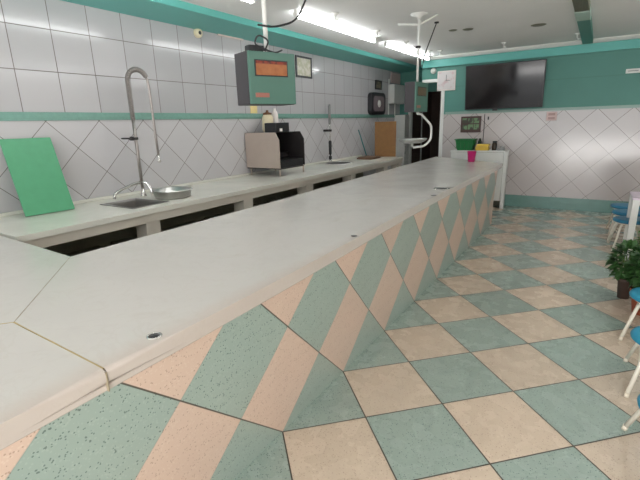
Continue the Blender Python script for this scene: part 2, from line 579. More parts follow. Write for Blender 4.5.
# the short return towards the left wall
rb = B().box((-2.98, YN + 0.05, 0), (-1.07, -0.46, ZU - 0.001))
solo('bar_counter', rb, M['offwhite'], 'plain base under the short marble counter leg running to the left wall', 'counter')

top = thing('marble_countertop', 'worn white marble top of the long bar counter with yellowed seams', 'countertop', (0, 0, ZU))
def slab(poly, name, nose=0.016):
    b = B().prism(poly, 'z', 0.022, ZT - ZU)
    bm = b.bm
    def nose_vert(v): return abs(v.co.x - (lerp_knots(FX, v.co.y) + ov)) < 0.004 and v.co.y < 5.95
    ed = [e for e in bm.edges if all(nose_vert(v) for v in e.verts) and abs(e.verts[0].co.z - e.verts[1].co.z) < 1e-4]
    bmesh.ops.bevel(bm, geom=ed, offset=0.020, segments=4, affect='EDGES', profile=0.5)
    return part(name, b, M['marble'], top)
ov = 0.012
ysl = [-0.975 + (5.93 + 0.975) * k / 22 for k in range(23)]
front = [(lerp_knots(FX, y) + ov, y) for y in ysl]
J = (-0.50, -0.965)                           # point where the three seams meet
IC = (-1.19, -0.385)                          # inner corner
g = 0.0012
main_poly = front + [(-1.39, 7.02), (-1.22, 1.2), (IC[0], IC[1]), (J[0] + g, J[1] + g)]
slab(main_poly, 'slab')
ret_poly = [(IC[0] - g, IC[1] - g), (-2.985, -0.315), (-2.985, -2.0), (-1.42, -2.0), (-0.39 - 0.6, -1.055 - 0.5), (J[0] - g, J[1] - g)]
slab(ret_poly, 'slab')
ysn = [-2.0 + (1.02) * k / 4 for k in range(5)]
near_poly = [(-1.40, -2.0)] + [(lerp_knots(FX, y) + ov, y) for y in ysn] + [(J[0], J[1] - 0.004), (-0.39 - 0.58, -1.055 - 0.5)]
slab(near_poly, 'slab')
rows = []
for y in [-2.0 + 7.9 * k / 40 for k in range(41)]:
    f_ = lerp_knots(FX, y)
    rows.append([(f_ - 0.03, y, 0.0), (f_ + 0.003, y, 0.0), (f_ + 0.006, y, 0.004), (f_ + 0.006, y, 0.019), (f_ + 0.003, y, 0.022), (f_ - 0.03, y, 0.022)])
es = B(); v_ = es.loft(rows, close=True)
es.bm.faces.new(v_[0]); es.bm.faces.new(v_[-1][::-1])
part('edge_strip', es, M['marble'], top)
under = B().prism([(p[0] - (0.03 if p[0] > 0 else 0.0), p[1]) for p in main_poly], 'z', 0.001, 0.0225)
part('bedding', under, M['offwhite'], top)
under = B().prism([(-1.2, -0.39), (-2.98, -0.32), (-2.98, -2.0), (0.08, -2.0), (0.08, -0.98), (J[0], J[1])], 'z', 0.001, 0.0225)
part('bedding', under, M['offwhite'], top)
def seam(p, q, w, mat, z=ZT):
    p, q = Vector((*p, 0)), Vector((*q, 0)); d = (q - p).normalized(); n = Vector((-d.y, d.x, 0)) * w
    b = B()
    k = 10; L = []
    for i in range(k + 1):
        c = p.lerp(q, i / k); ww = n * random.uniform(0.6, 1.3)
        L.append([(c + ww) + Vector((0, 0, z - ZU - 0.01)), (c + ww) + Vector((0, 0, z - ZU + 0.0007)), (c - ww) + Vector((0, 0, z - ZU + 0.0007)), (c - ww) + Vector((0, 0, z - ZU - 0.01))])
    b.loft(L)
    return part('seam', b, mat, top)
seam(IC, J, 0.0020, M['seam_grey'])
seam(J, (-0.98, -1.51), 0.0026, M['seam'])
seam(J, (0.118, -0.978), 0.0026, M['seam'])
eb = B().box((0.112, -0.982, 0.0), (0.1345, -0.977, ZT - ZU - 0.008), bev=0.003)
part('seam', eb, M['seam_grey'], top)
def grommet(x, y, r, ring, rot=0.0):
    o = part('cable_hole', B().lathe([(0, 0.0016), (r * 0.78, 0.0016), (r * 0.80, 0.0)], n=20), M['black'], top, loc=(x, y, ZT - ZU))
    if ring:
        part('rim', B().lathe([(r * 0.74, 0.001), (r * 0.80, 0.003), (r, 0.002), (r * 1.04, 0.0)], n=24), M['chrome'], o, label='metal rim of the hole')
    return o
grommet(0.078, -0.765, 0.026, True)
grommet(0.062, 0.76, 0.026, False)
grommet(-0.030, 2.93, 0.085, True)
grommet(0.03, 2.47, 0.036, False)
grommet(0.045, 3.0, 0.030, True)

# ------------------------------------------------------------------ back worktop along the left wall
ZB = 0.98; XB = -2.03
bt = B()
# slab with an opening for the sink
SX0, SX1, SY0, SY1 = -2.70, -2.20, 0.72, 1.09
for lo, hi in (((XL + 0.004, -0.312), (XB, SY0)), ((XL + 0.004, SY1), (XB, 6.85)), ((XL + 0.004, SY0), (SX0, SY1)), ((SX1, SY0), (XB, SY1))):
    bt.box((lo[0], lo[1], ZB - 0.045), (hi[0], hi[1], ZB))
struct('trim_8', B().box((XL, -0.31, ZB), (XL + 0.03, 6.85, ZB + 0.03), bev=0.006), M['marble_back'])
solo('back_worktop', bt, M['marble_back'], 'long white marble worktop along the tiled left wall, holding the sinks', 'worktop')
kb = B()
kb.box((XB - 0.10, -0.305, ZB - 0.125), (XB - 0.02, 6.85, ZB - 0.045))
kd = B().box((XL + 0.004, -0.305, 0.06), (XL + 0.05, 6.85, ZB - 0.045)).box((XL + 0.05, -0.305, 0.06), (XB - 0.3, -0.285, ZB - 0.05))
kb.box((XL + 0.004, -0.305, 0.0), (XB - 0.06, 6.85, 0.06))
kitchen = thing('kitchen_unit', 'off white masonry unit with open dark bays under the back worktop', 'kitchen unit', (XB, 3.0, 0))
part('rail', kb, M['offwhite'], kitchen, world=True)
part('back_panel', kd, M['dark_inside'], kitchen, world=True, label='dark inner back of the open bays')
for y0, y1 in ((0.735, 0.885), (2.04, 2.20), (3.34, 3.51), (4.65, 4.82), (5.98, 6.15), (6.7, 6.85)):
    p_ = B().box((XB - 0.20, y0, 0.06), (XB - 0.035, y1, ZB - 0.05), bev=0.008)
    part('pier', p_, M['offwhite'], kitchen, world=True)
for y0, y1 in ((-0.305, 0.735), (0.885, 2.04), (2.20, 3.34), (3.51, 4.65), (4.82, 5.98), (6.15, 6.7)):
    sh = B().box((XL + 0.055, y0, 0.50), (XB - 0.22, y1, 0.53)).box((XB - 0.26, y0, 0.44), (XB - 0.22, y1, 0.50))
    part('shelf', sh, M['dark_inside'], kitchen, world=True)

# first sink: steel basin let into the worktop
sk = thing('steel_sink', 'rectangular stainless sink basin under the tall spring tap', 'sink', (-2.45, 0.905, ZB))
bs = B()
x0, x1, y0, y1 = SX0 + 0.006 + 2.45, SX1 - 0.006 + 2.45, SY0 + 0.006 - 0.905, SY1 - 0.006 - 0.905
rim = 0.022
def ring(a, z): return [(x0 + a, y0 + a, z), (x1 - a, y0 + a, z), (x1 - a, y1 - a, z), (x0 + a, y1 - a, z)]
v_ = bs.loft([ring(-rim, 0.001), ring(-rim, 0.006), ring(0.004, 0.006), ring(0.014, -0.01), ring(0.03, -0.165)], close=True)
bs.bm.faces.new(v_[-1])
part('basin', bs, plain('dull_dark_steel', (0.30, 0.29, 0.28), 0.4, 1.0, var=0.1), sk)
part('drain', B().lathe([(0, -0.160), (0.03, -0.160), (0.034, -0.164)], n=18), M['chrome'], sk)
# round shallow steel bowl beside it
bw = B().lathe([(0.0, 0.002), (0.13, 0.002), (0.175, 0.02), (0.188, 0.085), (0.205, 0.090), (0.205, 0.078), (0.192, 0.076), (0.18, 0.014), (0.14, -0.0), (0, 0.0)], n=36)
solo('steel_bowl', bw, M['steel'], 'round shallow stainless bowl standing right of the tall spring tap', 'bowl', (-2.38, 1.315, ZB))

# tall pre-rinse tap
tap = thing('spring_tap', 'tall chrome pre-rinse spring tap over the near sink', 'tap', (-2.74, 1.215, ZB))
part('base', B().lathe([(0, 0), (0.034, 0), (0.034, 0.012), (0.022, 0.03), (0.018, 0.09), (0, 0.09)], n=20), M['chrome'], tap)
part('riser', B().tube([(0, 0, 0.08), (0, 0, 0.82)], 0.017, 12), M['spring'], tap)
sp = []
cpts = [Vector((0, 0, 0.80)), Vector((0, 0.0, 1.13))] + arc((0, 0.115, 1.175), 0.115, PI, 0.42, 14, Vector((0, 1, 0)), Vector((0, 0, 1)))
def resample(pts, n):
    L = [0]
    for a, b in zip(pts, pts[1:]): L.append(L[-1] + (b - a).length)
    out = []
    for k in range(n + 1):
        s = L[-1] * k / n
        for i in range(len(pts) - 1):
            if s <= L[i + 1] + 1e-9:
                out.append(pts[i].lerp(pts[i + 1], (s - L[i]) / max(1e-9, L[i + 1] - L[i]))); break
    return out, L[-1]
cl, LL = resample(cpts, 240)
turns = 60; coil = []
for i, p_ in enumerate(cl):
    t = (cl[min(i + 1, len(cl) - 1)] - cl[max(i - 1, 0)]).normalized()
    a_ = Vector((1, 0, 0)); b_ = t.cross(a_)
    coil.append((p_, a_, b_))
hel = []
for k in range(turns * 8 + 1):
    f = k / (turns * 8) * (len(coil) - 1); i = int(f); p_, a_, b_ = coil[i]
    if i < len(coil) - 1: p_ = p_.lerp(coil[i + 1][0], f - i)
    ang = 2 * PI * k / 8
    hel.append(p_ + (a_ * math.cos(ang) + b_ * math.sin(ang)) * 0.022)
part('spring', B().tube(hel, 0.0046, 5), M['spring'], tap)
hose = part('hose', B().tube(cl[::6], 0.011, 8), M['rubber'], tap)
end = cl[-1]
dn = [end, end + Vector((0, 0.012, -0.03)), Vector((0, end.y + 0.02, 1.10)), Vector((0, 0.245, 0.62)), Vector((0, 0.252, 0.42))]
part('drop_hose', B().tube(dn, 0.013, 8), M['spring'], tap)
part('nozzle', B().lathe([(0, 0.075), (0.010, 0.072), (0.012, 0.03), (0.018, 0.012), (0.018, 0.0), (0, 0)], (0, 0.252, 0.345), n=16), M['chrome'], tap)
wb = B().tube([(0, 0, 0.61), (-0.24, 0, 0.61)], 0.009, 8).lathe([(0, -0.012), (0.026, -0.012), (0.026, 0.012), (0, 0.012)], (0, 0, 0.61), n=14)
wb.lathe([(0, -0.02), (0.02, -0.02), (0.02, 0.02), (0, 0.02)], (0, -0.045, 0.61), n=14).tube([(0, 0, 0.61), (0, -0.08, 0.61)], 0.011, 8)
part('wall_bracket', wb, M['dark_metal'], tap)
spt = [Vector((0, 0.0, 0.15)), Vector((0.01, -0.08, 0.155)), Vector((0.04, -0.27, 0.115)), Vector((0.06, -0.36, 0.085)), Vector((0.062, -0.375, 0.035))]
part('spout', B().tube(roundpath(spt, 0.05), 0.016, 10), M['chrome'], tap)
lv = [Vector((0, 0, 0.155)), Vector((0.03, 0.03, 0.15)), Vector((0.07, 0.05, 0.08)), Vector((0.085, 0.055, 0.004))]
part('supply_pipe', B().tube(roundpath(lv, 0.05), 0.014, 10), M['chrome'], tap)

# second sink and its tap, farther along
s2 = thing('round_sink', 'shallow steel sink basin below the black and chrome tap', 'sink', (-2.62, 5.2, ZB))
part('rim', B().lathe([(0.22, 0.0), (0.235, 0.009), (0.25, 0.007), (0.255, 0.0)], n=32), M['steel'], s2)
part('basin', B().lathe([(0, 0.0015), (0.12, 0.002), (0.22, 0.004)], n=32), M['dark_metal'], s2)
t2 = thing('black_spring_tap', 'black and chrome pre-rinse tap near the far end of the back worktop', 'tap', (-2.86, 5.32, ZB))
part('base', B().lathe([(0, 0), (0.035, 0), (0.03, 0.03), (0.02, 0.06), (0, 0.06)], n=18), M['chrome'], t2)
part('riser', B().tube([(0, 0, 0.05), (0, 0, 0.98)], 0.013, 10), M['chrome'], t2)
part('spring', B().tube([(0, 0, 0.70), (0, 0, 1.0), (0.01, 0.0, 1.04)], [0.026, 0.026, 0.016], 12), M['grey_plastic'], t2)
part('handle', B().tube([(0, 0, 0.14), (0, 0, 0.17), (0, 0, 0.38), (0, 0, 0.40)], [0.02, 0.028, 0.03, 0.02], 12), M['black'], t2)
part('valve', B().tube([(0, 0, 0.06), (0, 0, 0.12)], 0.03, 12), M['black'], t2)
part('wall_bracket', B().box((-0.13, -0.02, 0.56), (0.03, 0.02, 0.60), bev=0.006).tube([(0.0, -0.06, 0.58), (0, 0.05, 0.58)], 0.014, 8), M['dark_metal'], t2)

# green cutting board leaning on the wall
cbm = B()
w_, h_, t_ = 0.40, 0.69, 0.022
cbm.box((-t_ / 2, -w_ / 2, 0), (t_ / 2, w_ / 2, h_), bev=0.006)
co_ = solo('cutting_board', cbm, M['board'], 'green plastic cutting board leaning against the tiled left wall', 'cutting board', (-2.72, 0.255, ZB + 0.005))
co_.rotation_euler = (0, -math.radians(21), math.radians(-5))

# sheet metal hood box with a blackened open front
hx = thing('metal_oven_box', 'beige sheet metal box on thin legs with a black open front', 'oven', (-2.655, 3.15, ZB))
P = [(-0.33, 0.115), (0.285, 0.115), (0.285, 0.50), (0.22, 0.605), (-0.33, 0.605)]
part('side_panel', B().prism(P, 'y', 0.0, 0.012), M['beige_metal'], hx)
part('side_panel', B().prism(P, 'y', 0.60, 0.612), M['dark_metal'], hx, label='blackened far side panel')
part('back_panel', B().box((-0.33, 0.012, 0.10), (-0.318, 0.60, 0.605)), M['dark_metal'], hx)
part('top_panel', B().box((-0.318, 0.012, 0.593), (0.10, 0.60, 0.605)), M['dark_metal'], hx)
part('floor_panel', B().box((-0.318, 0.012, 0.10), (0.28, 0.60, 0.112)), M['dark_metal'], hx)
part('drawer', B().box((-0.25, 0.03, 0.114), (0.275, 0.585, 0.22), bev=0.01).box((0.27, 0.08, 0.205), (0.292, 0.53, 0.222), bev=0.004), M['black'], hx)
part('rack', B().tube([(0.0, 0.03, 0.30), (0.0, 0.58, 0.30)], 0.012, 8).box((-0.30, 0.03, 0.24), (0.0, 0.58, 0.29), bev=0.01), M['dark_metal'], hx)
for lx, ly in ((-0.27, 0.024), (0.26, 0.024), (-0.27, 0.59), (0.27, 0.59)):
    part('leg', B().tube([(lx, ly, 0.0), (lx, ly, 0.12)], 0.012, 8), M['beige_metal'], hx)

ZO = ZB + 0.605
rd = thing('radio', 'small black box with a white tag on the metal oven box', 'radio', (-2.60, 3.42, ZO))
part('case', B().box((-0.10, -0.16, 0.0), (0.10, 0.16, 0.13), bev=0.012), M['black'], rd)
part('tag', B().box((0.1, -0.07, 0.01), (0.103, -0.01, 0.05)), M['paper'], rd)
jar = thing('ceramic_jar', 'cream patterned jar with brown top behind the black box', 'jar', (-2.83, 3.50, ZO))
part('body', B().lathe([(0, 0), (0.07, 0), (0.085, 0.04), (0.082, 0.21), (0.06, 0.25), (0, 0.25)], n=24), M['cream'], jar)
part('lid', B().lathe([(0.064, 0.248), (0.066, 0.27), (0.02, 0.285), (0.018, 0.31), (0, 0.315)], n=24), M['brown'], jar)
nt = B().box((0, -0.075, -0.055), (0.004, 0.075, 0.055))
solo('yellow_note', nt, plain('pale_yellow_paper', lin(226, 204, 140), 0.6, var=0.08), 'pale yellow note stuck on the wall tiles above the metal oven box', 'note', (XL, 3.40, 1.915))
ctl = B().lathe([(0, 0), (0.045, 0), (0.05, 0.02), (0.05, 0.25), (0.03, 0.30), (0.018, 0.32), (0.018, 0.34), (0, 0.34)], n=20)
solo('white_canister', ctl, M['paper'], 'white canister standing behind the black box', 'canister', (-2.84, 3.69, ZO))

# things at the far end of the back worktop
wbp = B().box((-0.225, -0.012, 0), (0.225, 0.012, 0.71), bev=0.008)
solo('wooden_board', wbp, M['wood'], 'tall brown wooden board standing at the far end of the back worktop', 'board', (-2.40, 6.78, ZB + 0.001), rotz=math.radians(8))
tr = B().box((-0.16, -0.22, 0), (0.16, 0.22, 0.03), bev=0.008).box((-0.14, -0.20, 0.03), (0.14, 0.20, 0.045), bev=0.004)
solo('wooden_tray', tr, M['dark_wood'], 'low dark wooden tray lying before the tall brown board', 'tray', (-2.52, 6.25, ZB))
sq = thing('squeegee', 'thin teal handled tool leaning on the wall left of the brown board', 'squeegee', (-2.86, 6.9, ZB))
sq.location = (-2.80, 6.72, ZB)
part('handle', B().tube([(0.0, 0.0, 0.01), (-0.17, -0.05, 0.56)], 0.012, 8), M['teal'], sq)
part('head', B().box((-0.025, -0.05, 0), (0.025, 0.05, 0.025), bev=0.006), M['dark_wood'], sq)

# ------------------------------------------------------------------ hanging scales
def make_scale(loc, rotz, label, lit, group, Dp=0.21):
    """local +x faces the customer, y runs along the front face; z=0 is the underside"""
    t = thing('hanging_scale', label, 'scale', loc, rotz, group)
    Hs, W = 0.352, 0.19
    part('housing', B().box((-Dp, -W, 0), (-0.02, W, Hs), bev=0.008), M['scale_side'], t)
    fr = part('front_panel', B().box((-0.02, -W + 0.002, 0.002), (0.0, W - 0.002, Hs - 0.002), bev=0.006), M['scale_green'], t)
    part('display_frame', B().box((0.0, -0.145, 0.188), (0.004, 0.123, 0.296), bev=0.002), M['black'], fr)
    part('display', B().box((0.003, -0.136, 0.196), (0.006, 0.114, 0.288)), M['display'] if lit else M['display_off'], fr)
    part('badge', B().box((0.0, -0.150, 0.048), (0.003, -0.04, 0.078), bev=0.001), M['red_ink'], fr)
    return t
GS = 'hanging scales over the counter'
rot1 = math.radians(-21)
sc1 = make_scale((-0.688, 0.962, 1.828), rot1, 'green hanging scale with lit amber display, nearest the camera', True, GS)
part('pole', B().tube([(-0.075, 0.0, 0.35), (-0.075, 0.0, H - 1.828 - 0.004)], 0.017, 12), M['white_paint'], sc1)
part('junction_box', B().box((-0.16, -0.13, 0.352), (-0.085, -0.01, 0.405), bev=0.012), M['black'], sc1)
cab = [Vector((-0.05, -0.03, 0.36)), Vector((-0.03, 0.0, 0.43)), Vector((-0.06, -0.07, 0.47)), Vector((-0.09, -0.09, 0.41)), Vector((-0.03, -0.04, 0.37)), Vector((0.0, 0.03, 0.345)), Vector((-0.01, 0.09, 0.37))]
part('cable', B().tube(roundpath(cab, 0.03), 0.006, 8), M['rubber'], sc1)
part('collar', B().lathe([(0.018, 0), (0.032, 0.0), (0.036, 0.012), (0.018, 0.02)], (-0.075, 0.0, 0.352), n=16), M['chrome'], sc1)
sc2 = make_scale((-0.59, 3.80, 1.792), math.radians(-3), 'green hanging scale with steel weighing pan, farther along the counter', False, GS, 0.15)
part('pole', B().tube([(-0.07, 0.0, 0.35), (-0.07, 0.0, 0.86), (-0.07, 0.0, H - 1.792 - 0.02)], [0.014, 0.014, 0.02], 12), M['white_paint'], sc2)
part('ceiling_flange', B().lathe([(0, 0), (0.10, 0), (0.10, -0.012), (0.03, -0.03), (0.022, -0.06), (0, -0.06)], (-0.07, 0, H - 1.792 - 0.001), n=24), M['white_paint'], sc2)
part('brace_arm', B().tube([(-0.07, -0.01, H - 1.792 - 0.12), (-0.30, -0.10, H - 1.792 - 0.10)], 0.012, 8), M['white_paint'], sc2)
part('brace_arm', B().tube([(-0.07, 0.01, H - 1.792 - 0.12), (0.12, 0.10, H - 1.792 - 0.02)], 0.012, 8), M['white_paint'], sc2)
part('clamp', B().lathe([(0.015, -0.012), (0.03, -0.012), (0.03, 0.012), (0.015, 0.012)], (-0.07, 0, 0.76), n=14), M['dark_metal'], sc2)
arm = [(-0.06, 0.02, -0.02), (-0.06, 0.13, -0.02), (0.02, 0.30, -0.17), (0.02, 0.30, -0.35), (-0.03, 0.21, -0.43), (-0.08, -0.03, -0.435)]
part('pan_arm', B().tube(roundpath(arm, 0.05), 0.014, 10), M['white_paint'], sc2)
pn = part('weighing_pan', B().lathe([(0, 0.0), (0.11, 0.004), (0.17, 0.035), (0.185, 0.062), (0.178, 0.062), (0.163, 0.040), (0.108, 0.010), (0, 0.006)], (-0.10, -0.03, -0.385), n=32), plain('dull_steel', (0.42, 0.42, 0.41), 0.35, 1.0, var=0.1), sc2)
part('pan_stem', B().tube([(-0.10, -0.04, -0.43), (-0.10, -0.04, -0.385)], 0.02, 10), M['steel'], sc2)
part('lower_bar', B().tube([(-0.06, 0.02, 0.0), (-0.06, 0.02, -0.025)], 0.02, 10), M['white_paint'], sc2)
# loose cables hanging from the ceiling
w1 = [Vector((-0.775, 0.93, 2.36)), Vector((-0.71, 1.03, 2.35)), Vector((-0.62, 1.18, 2.40)), Vector((-0.59, 1.30, 2.60)), Vector((-0.56, 1.44, 2.915))]
solo('ceiling_cable', B().tube(roundpath(w1, 0.12, 8), 0.007, 8), M['rubber'], 'black cable drooping from the ceiling to the nearest scale pole', 'cable')
w2 = [Vector((-0.62, 3.83, 2.30)), Vector((-0.60, 3.90, 2.50)), Vector((-0.63, 4.36, 2.90)), Vector((-0.63, 4.37, 2.918))]
solo('ceiling_cable', B().tube(roundpath(w2, 0.06, 6), 0.007, 8).lathe([(0, 0.0), (0.03, 0.0), (0.03, -0.015), (0, -0.02)], (-0.63, 4.37, 2.919), n=12), M['rubber'], 'black cable slanting from the ceiling to the farther scale pole', 'cable')

# ------------------------------------------------------------------ ceiling lights
GL = 'ceiling tube lights'
def tube_light(x, y0, y1, label):
    t = thing('tube_light', label, 'ceiling light', (x, (y0 + y1) / 2, H), 0, GL)
    L = (y1 - y0) / 2
    part('batten', B().box((-0.016, -L, -0.025), (0.016, L, 0), bev=0.004), M['white_paint'], t)
    part('tube', B().tube([(0, -L + 0.02, -0.060), (0, L - 0.02, -0.060)], 0.019, 12), M['tube'], t)
    for s in (-1, 1):
        part('end_cap', B().box((-0.022, s * (L - 0.012) - 0.014, -0.081), (0.022, s * (L - 0.012) + 0.014, -0.024), bev=0.006), M['white_paint'], t)
tube_light(-1.70, 0.0, 2.0, 'lit ceiling tube nearest the camera, over the near sink')
tube_light(-1.70, 2.70, 4.76, 'lit ceiling tube in the middle of the row, above the oven box')
tube_light(-1.70, 5.15, 7.25, 'lit ceiling tube at the far end of the row')
for x, y, lab in ((2.5, 0.9, 'added unseen ceiling fill tube on the right side above the nearest stool'), (2.5, 3.1, 'added unseen ceiling fill tube on the right side above the potted plants'), (2.5, 5.3, 'added unseen ceiling fill tube on the right side above the white table')):
    tube_light(x, y - 1.0, y + 1.0, lab)  # unseen right-hand row, added to light the deep end of the room

for i, (x, y, lab) in enumerate(((-1.434, 3.13, 'white ceiling hook beside the middle tube light'), (-1.459, 4.33, 'white ceiling hook before the gap between two tube lights'),
                  (-1.458, 5.42, 'white ceiling hook beside the near end of the far tube light'), (-1.454, 6.58, 'white ceiling hook beside the far end of the far tube light'),
                  (-1.31, 6.72, 'white ceiling hook just right of the far tube light end'), (-0.203, 6.65, 'white ceiling hook above the television'), (0.87, 6.60, 'white ceiling hook left of the green ceiling duct'))):
    h = thing('ceiling_hook', lab, 'hook', (x, y, H), 0, 'white ceiling hooks')
    part('base', B().lathe([(0, 0), (0.045, 0), (0.04, -0.014), (0.018, -0.03), (0.012, -0.03), (0, -0.03)], n=16), M['white_paint'], h)
    part('hook', B().tube([(0, 0, -0.028), (0, 0, -0.06)] + arc((0.02, 0, -0.062), 0.02, PI, 2 * PI, 8), 0.008, 6), M['white_paint'], h)
for x, y, rr, lab in ((-0.61, 5.05, 0.06, 'small dark round vent in the ceiling, left of a pair'), (-0.42, 5.13, 0.075, 'small dark round vent in the ceiling, right of a pair'), (0.44, 5.5, 0.10, 'dark oval vent in the ceiling near the green duct')):
    solo('ceiling_vent', B().lathe([(0, -0.006), (rr * 0.8, -0.008), (rr, 0.0)], n=20), M['olive'], lab, 'vent', (x, y, H), 'ceiling vents')
du = thing('ceiling_duct', 'green square duct with a pale band running along the ceiling', 'duct', (0.99, 5.9, H))
part('casing', B().box((-0.075, -0.72, -0.07), (0.075, YB - 5.9 - 0.132, 0), bev=0.005), M['dark_green_paint'], du)
part('band', B().box((-0.078, -1.25, -0.075), (0.078, -0.72, 0), bev=0.004), plain('pale_green_band', lin(168, 190, 178), 0.4), du)
gr_ = B().box((-0.075, -2.2, -0.06), (0.075, -1.25, 0), bev=0.003)
for k in range(9): gr_.box((-0.07 + k * 0.0165, -2.19, -0.07), (-0.063 + k * 0.0165, -1.26, -0.058))
part('grille', gr_, M['olive'], du)

# ------------------------------------------------------------------ things on the left wall
cs = thing('round_sensor', 'small ivory round sensor with dark centre under the green soffit', 'sensor', (XL, 2.44, 2.80))
rx = Matrix.Rotation(PI / 2, 4, 'Y')
part('housing', B().lathe([(0.055, 0), (0.055, 0.03), (0.05, 0.045), (0.022, 0.05), (0, 0.05)], n=20, mat=rx), M['sensor'], cs)
part('lens', B().lathe([(0.022, 0.049), (0.020, 0.056), (0, 0.058)], n=16, mat=rx), M['black'], cs)
def framed(name, label, cat, y0, y1, z0, z1, fw, pm, dep=0.02):
    t = thing(name, label, cat, (XL, (y0 + y1) / 2, (z0 + z1) / 2))
    hy, hz = (y1 - y0) / 2, (z1 - z0) / 2
    f = B()
    f.box((0, -hy, -hz), (dep, -hy + fw, hz)).box((0, hy - fw, -hz), (dep, hy, hz)).box((0, -hy + fw, hz - fw), (dep, hy - fw, hz)).box((0, -hy + fw, -hz), (dep, hy - fw, -hz + fw))
    part('frame', f, M['black'], t)
    part('sheet', B().box((0, -hy + fw, -hz + fw), (dep * 0.5, hy - fw, hz - fw)), pm, t)
    return t
framed('framed_certificate', 'black framed certificate hanging beside the nearest green scale', 'picture', 4.50, 4.97, 2.44, 2.775, 0.03, M['certificate'])
framed('small_picture', 'small framed print above the black rounded wall fan', 'picture', 7.53, 7.86, 2.39, 2.59, 0.03, M['photo_print'])
fan = thing('wall_fan', 'black rounded wall fan with mauve grey grille by the far worktop end', 'fan', (XL, 7.53, 2.08))
def rrect(hy, hz, r, n=5):
    out = []
    for sy, sz, a0 in ((1, 1, 0), (-1, 1, PI / 2), (-1, -1, PI), (1, -1, 1.5 * PI)):
        for k in range(n + 1):
            a = a0 + PI / 2 * k / n
            out.append((sy * (hy - r) + r * math.cos(a), sz * (hz - r) + r * math.sin(a)))
    return out
part('casing', B().prism(rrect(0.37, 0.235, 0.11), 'x', 0.0, 0.10).bevel(0.012, 2), M['black'], fan)
part('grille', B().prism(rrect(0.27, 0.16, 0.08), 'x', 0.095, 0.108), M['fan_face'], fan)
part('hub', B().lathe([(0.08, 0.107), (0.07, 0.122), (0, 0.126)], n=20, mat=rx), M['white_paint'], fan)
eb2 = thing('electric_box', 'white electrical box on the left wall beside the farther scale', 'box', (XL + 0.004, 8.62, 2.10))
part('case', B().box((0, -0.32, 0), (0.14, 0.32, 0.44), bev=0.012), M['white_paint'], eb2)
part('conduit', B().tube([(0.03, -0.40, -0.25), (0.03, -0.40, 0.55)], 0.014, 8), M['white_paint'], eb2)
part('conduit', B().tube([(0.03, -0.02, -0.28), (0.03, -0.02, 0.0)], 0.016, 8), M['white_paint'], eb2)
cal = B().box((0, -0.28, 0), (0.012, 0.28, 0.23))
solo('wall_calendar', cal, M['pink_paper'], 'pinkish paper calendar hanging above the white electrical box', 'calendar', (XL, 8.68, 2.58))
pl = B().box((0, -0.24, -0.012), (0.02, 0.24, 0.012), bev=0.006)
solo('conduit_strip', pl, plain('chipped_white_plaster', lin(216, 200, 192), 0.7, var=0.1), 'short pale strip under the green soffit, right of the round sensor', 'strip', (XL, 3.02, 2.835))
pp = B().tube([(0, 0, 0), (0, 0, 2.0)], 0.02, 10)
solo('standing_pole', pp, M['grey_plastic'], 'grey pole standing in the dark kitchen doorway', 'pole', (-2.48, 9.2, 0))
cabw = B().box((-0.14, -0.14, 0), (0.14, 0.14, 1.84), bev=0.01)
fr_ = thing('white_locker', 'narrow white locker at the end of the left wall', 'locker', (-2.85, 8.78, 0))
part('body', cabw, M['white_paint'], fr_)
part('handle', B().box((0.14, -0.11, 0.9), (0.155, -0.09, 1.1), bev=0.004), M['grey_plastic'], fr_)

# ------------------------------------------------------------------ things on the back wall
tv = thing('television', 'large black flat television tilted down on the green back wall', 'television', (-0.285, YB, 2.27))
tl = Matrix.Translation((0, -0.105, 0)) @ Matrix.Rotation(math.radians(7), 4, 'X')
part('casing', B().box((-0.69, -0.025, -0.405), (0.69, 0.025, 0.405), mat=tl, bev=0.008), M['black'], tv)
part('screen', B().box((-0.672, -0.028, -0.385), (0.672, -0.024, 0.39), mat=tl), M['screen'], tv)
part('receiver', B().box((-0.17, -0.03, -0.435), (-0.08, 0.01, -0.405), mat=tl, bev=0.005), M['black'], tv)
part('wall_bracket', B().box((-0.2, -0.09, -0.12), (0.2, -0.005, 0.12)), M['dark_metal'], tv)
solo('television_cable', B().tube([(0, 0, 0), (0.003, 0, -0.25), (0.0, 0, -0.62)], 0.006, 6), M['rubber'], 'thin black cable hanging from the television to the white cabinet', 'cable', (-0.60, YB - 0.012, 1.78))
solo('cable_clip', B().box((-0.012, -0.015, -0.03), (0.012, 0, 0.03), bev=0.003), M['dark_metal'], 'small dark clip on the tiles right of the television cable', 'clip', (-0.53, YB, 1.70))
ck = thing('wall_clock', 'square white wall clock with faded print left of the television', 'clock', (-1.385, YB, 2.45))
part('frame', B().box((-0.185, -0.03, -0.19), (0.185, 0, 0.19), bev=0.012), M['paper'], ck)
part('face', B().box((-0.16, -0.033, -0.165), (0.16, -0.029, 0.165)), M['clock_face'], ck)
part('hand', B().box((-0.006, -0.037, -0.01), (0.006, -0.034, 0.11)), M['grey_plastic'], ck)
part('hand', B().box((-0.01, -0.037, -0.006), (0.08, -0.034, 0.006)), M['grey_plastic'], ck)
ry = Matrix.Rotation(PI / 2, 4, 'X')
sl = B().lathe([(0.055, 0), (0.055, 0.03), (0.04, 0.06), (0, 0.07)], n=20, mat=ry)
solo('wall_lamp', sl, M['white_paint'], 'small unlit white dome lamp on the green wall left of the clock', 'lamp', (-1.66, YB, 2.655))
mn_ = thing('menu_board', 'dark framed menu board with green food pictures under the television', 'sign', (-0.855, YB, 1.59))
part('frame', B().box((-0.195, -0.02, -0.155), (0.195, 0, 0.155), bev=0.005), plain('dark_red_frame', lin(76, 50, 48), 0.5), mn_)
